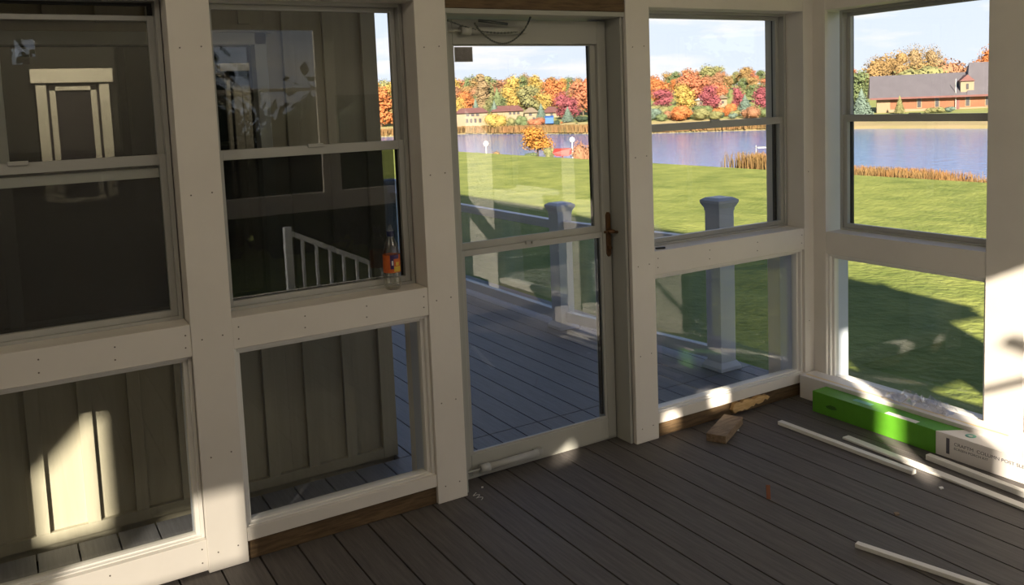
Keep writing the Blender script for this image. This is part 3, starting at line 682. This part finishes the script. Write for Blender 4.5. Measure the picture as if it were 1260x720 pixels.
def back(px0, px1, step, dist, dy, cols, row):
    px = px0
    while px < px1:
        c = R.choice(cols); p = px+R.uniform(-4, 4); yt = ptop(max(380, min(1400, p)))+dy+R.uniform(-3, 4)
        dd = dist+R.uniform(-8, 8); z = farz(p, dd)
        tree(p, yt, 150, dd, 'round', c, 'autumn_tree', '%s tree, %s woods row, %s' % (WORD[c], row, seen(p)), 'woods across the lake', width=R.uniform(1.0, 1.25), ground=z)
        px += step
mixc = ['orange', 'olive', 'rust', 'gold', 'yellow', 'green', 'red', 'olive', 'rust', 'gold']
back(400, 1060, 12, 300, 0, mixc, 'farthest'); back(395, 1045, 14, 270, 10, mixc, 'middle')
back(400, 1045, 17, 240, 22, ['olive', 'orange', 'green', 'yellow', 'rust', 'gold'], 'nearest')
# named trees across the lake: px, ytop, ybase, dist, shape, colour, width
for (px, yt, yb, ds, sh, c, w_, lb) in [
    (470, 100, 168, 232, 'round', 'orange', 1.1, 'bright orange tree in the narrow gap beside the siding corner'),
    (574, 108, 150, 236, 'round', 'orange', 1.0, 'orange tree at the left edge of the door glass behind the pink-roofed house'),
    (594, 89, 150, 236, 'column', 'tan', 1.5, 'tall narrow tan poplar seen in the door glass'),
    (602, 92, 150, 240, 'column', 'olive', 1.4, 'tall narrow olive poplar beside the tan poplar'),
    (613, 106, 148, 230, 'cone', 'green', 1.2, 'dark green conifer behind the red-roofed house'),
    (609, 122, 150, 224, 'cone', 'spruce', 1.0, 'small pale spruce left of the red-roofed house'),
    (586, 120, 150, 226, 'cone', 'spruce', 1.0, 'small grey spruce behind the pink-roofed house'),
    (632, 88, 145, 232, 'round', 'yellow', .8, 'tall yellow tree rising over the red-roofed house'),
    (652, 102, 146, 230, 'round', 'olive', 1.2, 'wide olive tree in the middle of the door glass'),
    (681, 93, 146, 240, 'round', 'orange', 1.1, 'tall orange tree right of the olive one in the door glass'),
    (697, 112, 152, 212, 'round', 'maroon', 1.25, 'maroon tree with rounded crown in the door glass'),
    (718, 94, 150, 222, 'round', 'red', 1.0, 'tall red tree at the right edge of the door glass'),
    (699, 130, 154, 200, 'cone', 'spruce', 1.3, 'grey-green spruce below the maroon tree'),
    (666, 126, 144, 214, 'cone', 'spruce', 1.1, 'small spruce between the cream house and the maroon tree'),
    (715, 140, 154, 198, 'bush', 'darkgreen', 1.5, 'dark green shrub at the right edge of the door glass by the shore'),
    (611, 136, 156, 206, 'bush', 'yellow', 1.1, 'rounded yellow-green tree before the red-roofed house'),
    (643, 139, 156, 204, 'bush', 'green', 1.0, 'dark green shrub before the cream house'),
    (628, 142, 156, 205, 'bush', 'olive', .8, 'small olive shrub between yellow tree and green shrub'),
    (662, 143, 155, 200, 'bush', 'red', 1.5, 'low red-orange shrub beside the blue tarp'),
    (686, 146, 156, 197, 'bush', 'darkgreen', .8, 'small dark shrub right of the blue tarp'),
    (811, 92, 135, 225, 'round', 'orange', 1.1, 'vivid orange tree at the left edge of the window right of the door'),
    (815, 107, 148, 200, 'round', 'maroon', 1.2, 'large maroon tree at the left of the window right of the door'),
    (843, 101, 150, 205, 'round', 'yellow', 1.1, 'yellow-green tree between two maroon trees'),
    (853, 84, 135, 228, 'round', 'red', 1.2, 'tall red-orange tree above the yellow-green one'),
    (840, 130, 158, 186, 'bush', 'orange', 1.3, 'low bright orange shrub on the far shore'),
    (873, 101, 152, 200, 'round', 'maroon', 1.05, 'tall maroon tree near the middle of the window right of the door'),
    (862, 132, 157, 186, 'bush', 'rust', .9, 'low rusty shrub under the tall maroon tree'),
    (882, 98, 145, 222, 'round', 'red', .9, 'red tree just behind the tall maroon tree'),
    (908, 105, 140, 212, 'round', 'maroon', .8, 'small dark red tree left of the grey spruce'),
    (917, 115, 150, 192, 'cone', 'spruce', 1.45, 'broad grey-green spruce right of the window middle'),
    (889, 136, 152, 188, 'bush', 'darkgreen', .6, 'small dark shrub at the shore beside the white shed'),
    (898, 124, 152, 192, 'bush', 'orange', .9, 'orange shrub between shed and spruce'),
    (940, 104, 150, 194, 'round', 'maroon', 1.2, 'large maroon tree at the right of the window right of the door'),
    (956, 106, 152, 196, 'round', 'rust', 1.0, 'rusty tree at the far right edge of the window right of the door'),
    (808, 133, 156, 190, 'bush', 'spruce', 1.1, 'grey-green shrub at the left edge on the far shore'),
    (828, 136, 156, 189, 'bush', 'green', 1.0, 'green shrub at the far shore left of the orange shrub'),
    (944, 138, 152, 187, 'bush', 'darkgreen', 1.0, 'dark green shrub under the large maroon tree'),
    (1052, 84, 145, 215, 'round', 'green', 1.1, 'green tree left of the brick building'),
    (1072, 76, 145, 235, 'round', 'gold', 1.1, 'golden tree behind the left gable of the brick building'),
    (1112, 53, 130, 250, 'wide', 'gold', .95, 'huge golden tree behind the brick building'),
    (1140, 50, 130, 256, 'wide', 'tan', .75, 'huge tan-leaved tree behind the brick building'),
    (1092, 62, 130, 262, 'round', 'gold', 1.1, 'golden tree left of the huge ones behind the brick building'),
    (1125, 72, 130, 240, 'bush', 'olive', 1.3, 'broad olive tree just over the barn roof'),
    (1178, 66, 130, 250, 'bush', 'rust', .9, 'rusty tree over the roof near the dormer'),
    (1205, 60, 130, 255, 'bush', 'red', .8, 'reddish tree over the roof right of the dormer'),
    (1216, 55, 130, 252, 'round', 'orange', .8, 'orange tree at the right edge above the roof'),
    (1060, 107, 140, 176, 'cone', 'spruce', 1.25, 'pale grey spruce at the left end of the brick building'),
    (1107, 116, 138, 178, 'cone', 'olive', .9, 'small olive tree against the brick wall'),
    ]:
    z = farz(px, ds)
    zz = at(px, yb, ds).z if ds < 212 else min(z, at(px, yb, ds).z)
    tree(px, yt, yb, ds, sh, c, 'conifer' if sh == 'cone' else 'shrub' if sh == 'bush' else 'tree', lb, width=w_, ground=min(z, zz) if ds >= 212 else z)
for (px, yt, w_, c, lb) in ((1155, 129, 1.6, 'olive', 'low olive hedge shrub at the brick wall left of the door'), (1168, 130, 1.5, 'spruce', 'low grey hedge shrub at the brick wall under the dormer'), (1143, 131, 1.4, 'olive', 'low olive hedge shrub under a brick wall window')):
    tree(px, yt, 138, 176, 'bush', c, 'shrub', lb, width=w_, ground=farz(px, 176))
for k, px in enumerate(range(566, 962, 7)):
    if 722 < px < 800: continue
    c = ['olive', 'green', 'rust', 'olive', 'orange', 'green', 'spruce'][k % 7]; dd = shore(px)+13+(k % 3)*4
    if px < 700 and k % 2: continue
    tree(px+R.uniform(-3, 3), (149 if px < 722 else 138-(k % 4)*4), 158, dd, 'bush', c, 'shrub', '%s shrub at the far water edge, %s' % (WORD[c], seen(px)), 'far shore undergrowth', width=1.3, ground=farz(px, dd))
# near shore trees
tree(662, 153, 197, 96, 'round', 'amber', 'tree', 'small round orange tree on the near lake shore seen in the door glass', width=1.6, ground=-4.6, seed=2)
tree(676, 178, 197, 93, 'bush', 'olive', 'shrub', 'olive shrub right of the small orange tree', width=.9, ground=-4.6)
tree(655, 186, 196, 90, 'bush', 'green', 'shrub', 'low green shrub under the small orange tree', width=1.6, ground=-4.4)
tree(588, 184, 196, 80, 'bush', 'green', 'shrub', 'small green shrub beside the left lamp post', width=.5, ground=-4.2)
tree(610, 181, 194, 88, 'bush', 'gold', 'shrub', 'golden shrub on the near shore right of the left lamp post', width=.9, ground=-4.6)
tree(715, 169, 200, 62, 'bush', 'rust', 'shrub', 'rusty brown shrub at the right lamp post', width=.62, ground=-3.9)
for (px, y, lb) in ((598, 177, 'white globe lamp post on the near shore at the left of the door glass'), (704, 172, 'white globe lamp post on the near shore at the right of the door glass')):
    p = at(px, y, 72); r = tag(empty('lamp_post', (p.x, p.y, gz(p.x, p.y))), lb, 'lamp post')
    MB().cyl((p.x, p.y, gz(p.x, p.y)-.05), (p.x, p.y, p.z-.15), .05, 8).build('pole', 'white', r)
    q = MB(); ico(q, p, .24, 0); q.build('globe', 'globe', r)
# red canoe
p = at(692, 190, 60); q = MB(); zc_ = p.z
for k in range(8):
    a = -1+2*k/8; b = -1+2*(k+1)/8
pr = [(-1.1, .12), (-.9, .42), (.9, .42), (1.1, .12), (.7, -.10), (-.7, -.10)]
d_ = CR.copy(); d_.z = 0; d_.normalize(); dn = Vector((-d_.y, d_.x, 0))
n = len(pr); vs = [Vector((p.x, p.y, p.z))+d_*a*.62+dn*s*(.3 if abs(a) < 1 else .05)+Vector((0, 0, z)) for s in (-1, 1) for a, z in pr]
q.add(vs, [tuple(range(n))[::-1], tuple(range(n, 2*n))]+[(k, (k+1) % n, n+(k+1) % n, n+k) for k in range(n)])
q.cyl(tuple(p-Vector((0, 0, 1.9))), tuple(p), .05, 6)
tag(q.build('canoe', 'red'), 'small red boat on a stand beside the right lamp post', 'boat')
# reeds as clumps of blades
def reeds(name, pts, h, m, lab, n, w=.03, zf=None, spread=1.0):
    mb = MB(); rr = random.Random(len(lab))
    for _ in range(n):
        t = rr.random()*(len(pts)-1); i = int(t); f = t-i; p = Vector(pts[i]).lerp(Vector(pts[i+1]), f)
        p += Vector((rr.uniform(-spread, spread), rr.uniform(-spread, spread), 0))
        hh = h*rr.uniform(.5, 1.15)*(1 if not zf else zf(t/(len(pts)-1))); a = rr.uniform(0, 3.14); dx, dy = math.cos(a)*w, math.sin(a)*w
        lx, ly = rr.uniform(-.2, .2)*hh, rr.uniform(-.2, .2)*hh
        mb.add([(p.x-dx, p.y-dy, p.z-.1), (p.x+dx, p.y+dy, p.z-.1), (p.x+lx+dx*.4, p.y+ly+dy*.4, p.z+hh), (p.x+lx-dx*.4, p.y+ly-dy*.4, p.z+hh)], [(0, 1, 2, 3)])
    return tag(mb.build(name, m), lab, 'reeds', kind='stuff')
def onx(px, x, y=205):
    d = ray(px, y); k = x/d.x; return Vector((x, d.y*k, gz(x, 0)))
reeds('reeds', [onx(px, 24.0) for px in (1020, 1090, 1140)], .42, 'reed', 'orange reeds at the lawn edge in the right wall window', 5000, .014, spread=.8)
reeds('reeds', [onx(px, 24.0) for px in (1140, 1180, 1290)], .36, 'reed', 'pinkish orange reeds at the lawn edge near the right of the window', 4500, .013, spread=.8, zf=lambda t: .75+.35*math.sin(t*9))
reeds('reeds', [onx(px, 24.5) for px in (932, 950, 985)], .75, 'reed', 'rusty reeds at the lawn edge beside the white dock', 2400, .014, spread=.7)
reeds('reeds', [onx(px, 24.0) for px in (905, 918, 932)], .75, 'reed_tan', 'pale thin grasses at the lawn edge left of the rusty reeds', 260, .02, spread=.6)
reeds('reeds', [pol(px, shore(px)+3, WZ+.4) for px in range(440, 800, 20)], 1.35, 'reed_tan', 'tan reed belt on the far shore seen in the door glass', 7000, .16, spread=2.4)
reeds('reeds', [pol(px, shore(px)+2, WZ+.4) for px in range(790, 1000, 20)], 1.1, 'reed_tan', 'thin tan reed belt on the far shore right of the door', 3000, .14, spread=2)
# dock
p = at(946, 181, 78); a = p-d_*1.1; b = p+d_*1.6
dk = tag(empty('dock', (p.x, p.y, WZ)), 'white dock standing in the lake right of the storm door', 'dock')
MB().bar(a, b, 1.0, .06).build('deck_board', 'white', dk)
for q in (a, (a+b)/2, b): MB().cyl((q.x, q.y, WZ-.3), (q.x, q.y, q.z+.2), .025, 6).build('pile', 'white', dk)
# ------------------------------------------------------------------ houses across the lake
def local(px, py, dist, pitch=0):
    o = at(px, py, dist); f = Vector((o.x, o.y, 0)).normalized(); r = Vector((f.y, -f.x, 0))
    if pitch: c, s = math.cos(pitch), math.sin(pitch); r, f = r*c+f*s, f*c-r*s
    return o, r, f
def lbox(m, O, r, f, a0, a1, b0, b1, z0, z1, mi=0):
    vs = [O+r*a+f*b+Vector((0, 0, z)) for z in (z0, z1) for a, b in ((a0, b0), (a1, b0), (a1, b1), (a0, b1))]
    return m.add(vs, [(0, 3, 2, 1), (4, 5, 6, 7), (0, 1, 5, 4), (1, 2, 6, 5), (2, 3, 7, 6), (3, 0, 4, 7)], mi)
def groof(m, O, r, f, a0, a1, b0, b1, ze, zr, hip=0, mi=0, th=.2):
    bm_ = (b0+b1)/2
    P = lambda a, b, z: O+r*a+f*b+Vector((0, 0, z))
    vs = [P(a0, b0, ze), P(a1, b0, ze), P(a1, b1, ze), P(a0, b1, ze), P(a0+hip, bm_, zr), P(a1-hip, bm_, zr)]
    return m.add(vs, [(0, 1, 5, 4), (2, 3, 4, 5), (0, 4, 3), (1, 2, 5), (0, 3, 2, 1)], mi)
# brick barn-like building
O, r, f = local(1087, 137, 184, .04); O.z = farz(1087, 184)+.0
S = 184/FPX
bb = tag(empty('brick_building', O), 'long orange brick building with grey roof and dormer across the lake', 'building')
zw = at(1087, 137, 184).z; base = zw-O.z-.6
wallh = (137-117)*S*.9; ridge = (137-91)*S*.9
m = MB(); lbox(m, O, r, f, 0, 38, 0, 12, base-1, base+wallh+.4); m.build('wall', 'brick', bb)
m = MB(); lbox(m, O, r, f, -.02, 38.02, -.06, 0, base-1, base+.9); m.build('stone_base', 'stone', bb)
m = MB(); lbox(m, O, r, f, -1.2, 1.2, -.12, 2, base-1, base+wallh); m.build('stone_pier', 'stone', bb)
m = MB(); groof(m, O, r, f, -2.6, 40, -1.4, 13.4, base+wallh, base+ridge+.4, hip=.3); m.build('roof', 'shingle', bb)
m = MB(); groof(m, O, r, f, 14.3, 40, -1.42, 13.6, base+wallh+.02, base+ridge+2.2, hip=1.2); m.build('roof', 'shingle', bb)
m = MB(); lbox(m, O, r, f, -2.4, 40, -1.45, -1.3, base+wallh-.25, base+wallh+.1); m.build('fascia', 'redroof', bb)
m = MB(); P = lambda a, b, z: O+r*a+f*b+Vector((0, 0, z))
m.add([P(-2.65, -1.2, base+wallh+.1), P(-2.65, 13.2, base+wallh+.1), P(-2.35, 6, base+ridge)], [(0, 1, 2)]); m.build('gable', 'stone', bb)
for u in (6.3, 9.4, 14.6, 17.9, 22, 26):
    m = MB(); lbox(m, O, r, f, u-.45, u+.45, -.1, -.02, base+1.0, base+3.1); w2 = m.build('window', 'stone', bb)
    m = MB(); lbox(m, O, r, f, u-.30, u+.30, -.14, -.08, base+1.15, base+2.95); m.build('pane', 'pane_dark', w2)
m = MB(); lbox(m, O, r, f, 12.4, 13.2, -.12, -.02, base-.6, base+2.4); m.build('door', 'redroof', bb)
m = MB(); lbox(m, O, r, f, 13.35, 15.6, -.3, 4, base+wallh+.2, base+wallh+2.9); dm = m.build('dormer', 'cream', bb)
m = MB(); lbox(m, O, r, f, 14.3, 14.7, -.4, -.28, base+wallh+1.2, base+wallh+2.2); m.build('pane', 'pane_dark', dm)
m = MB(); m.add([P(13.15, -.7, base+wallh+2.7), P(15.8, -.7, base+wallh+2.7), P(14.47, -.7, base+wallh+3.9), P(13.15, 5, base+wallh+2.7), P(15.8, 5, base+wallh+2.7), P(14.47, 5, base+wallh+3.9)], [(0, 1, 2), (0, 2, 5, 3), (1, 4, 5, 2)]); m.build('dormer_roof', 'redroof', dm)
m = MB(); lbox(m, O, r, f, 12.5, 12.58, -.5, -.4, base-1, base+wallh+3.2); m.build('flue_pipe', 'white', bb)
def house(px0, px1, yb, ye, yr, dist, roofm, wallm, lab, wins, hip=1.5, storeys=1):
    O, r, f = local(px0, yb, dist); S = dist/FPX; W_ = (px1-px0)*S; he = (yb-ye)*S; hr = (yb-yr)*S
    g = farz(px0, dist); h = tag(empty('house', O), lab, 'house')
    m = MB(); lbox(m, O, r, f, .4, W_-.4, 0, 7, min(g-O.z, 0)-.5, he); m.build('wall', wallm, h)
    m = MB(); groof(m, O, r, f, 0, W_, -.6, 7.6, he, hr, hip); m.build('roof', roofm, h)
    for (px, y0, y1, wpx) in wins:
        u = (px-px0)*S; z0 = (yb-y1)*S; z1 = (yb-y0)*S
        m = MB(); lbox(m, O, r, f, u-wpx*S/2, u+wpx*S/2, -.05, .02, z0, z1); m.build('window', 'pane_dark', h)
    return h
house(560, 602, 155, 140, 134, 218, 'redroof', 'cream', 'cream two-storey house with pinkish roof at the left edge of the door glass', [(576, 141, 144, 4), (582, 141, 144, 4), (588, 141, 144, 4), (575, 147, 152, 3), (580, 147, 152, 3), (585, 147, 152, 3), (591, 147, 152, 3)])
house(604, 646, 147, 138, 131, 222, 'redroof', 'cream', 'cream house with red roof behind the rounded yellow tree', [(628, 139, 142, 3), (633, 139, 142, 3), (638, 139, 142, 3)])
house(644, 664, 152, 139, 133, 214, 'cream', 'cream', 'small cream house with pale roof at the middle of the door glass', [(653, 140, 143, 4), (657, 145, 149, 3)])
house(668, 690, 148, 139, 132, 226, 'redroof', 'cream', 'small house with red roof behind the blue tarp', [(679, 140, 143, 3)])
house(855, 869, 136, 124, 120, 214, 'white', 'cream', 'white-roofed house peeking between maroon trees', [(862, 126, 129, 3)])
house(882, 896, 136, 122, 117, 216, 'cream', 'cream', 'pale house peeking right of the tall maroon tree', [(889, 125, 128, 3)])
O, r, f = local(671, 151, 199); m = MB(); lbox(m, O, r, f, 0, 1.9, 0, 1.6, -.2, 1.2); m.add([O+r*-.1+f*-.1+Vector((0, 0, 1.2)), O+r*2+f*-.1+Vector((0, 0, 1.2)), O+r*2+f*1.7+Vector((0, 0, 1.5)), O+r*-.1+f*1.7+Vector((0, 0, 1.5))], [(0, 1, 2, 3)])
tag(m.build('tarp_cover', 'blue'), 'bright blue covered boat hoist on the far shore', 'tarp')

# hedge added out of view at the rear right to darken pane reflections
for k in range(9):
    x = .5+k*2.6; key = ('bush', k % 4, 'darkgreen')
    if key not in PROTO:
        o = crown('bush', key[1]*17+hash_('bush'), 2600).build('added_shrub', ['leaf_darkgreen', 'trunk'], origin=(0, 0, 0)); PROTO[key] = o.data
    else: o = bpy.data.objects.new('added_shrub', PROTO[key]); COL.objects.link(o)
    o.location = (x, -9-.4*math.sin(k*2), -1.7); o.scale = (4.8, 4.2, 5.4); o.rotation_euler = (0, 0, k)
    tag(o, 'tall dark evergreen shrub added behind the porch to darken reflections, '+['nearest the porch', 'second', 'third', 'fourth', 'in the middle', 'sixth', 'seventh', 'eighth', 'farthest right'][k], 'shrub', 'hedge added behind the porch for dark reflections')
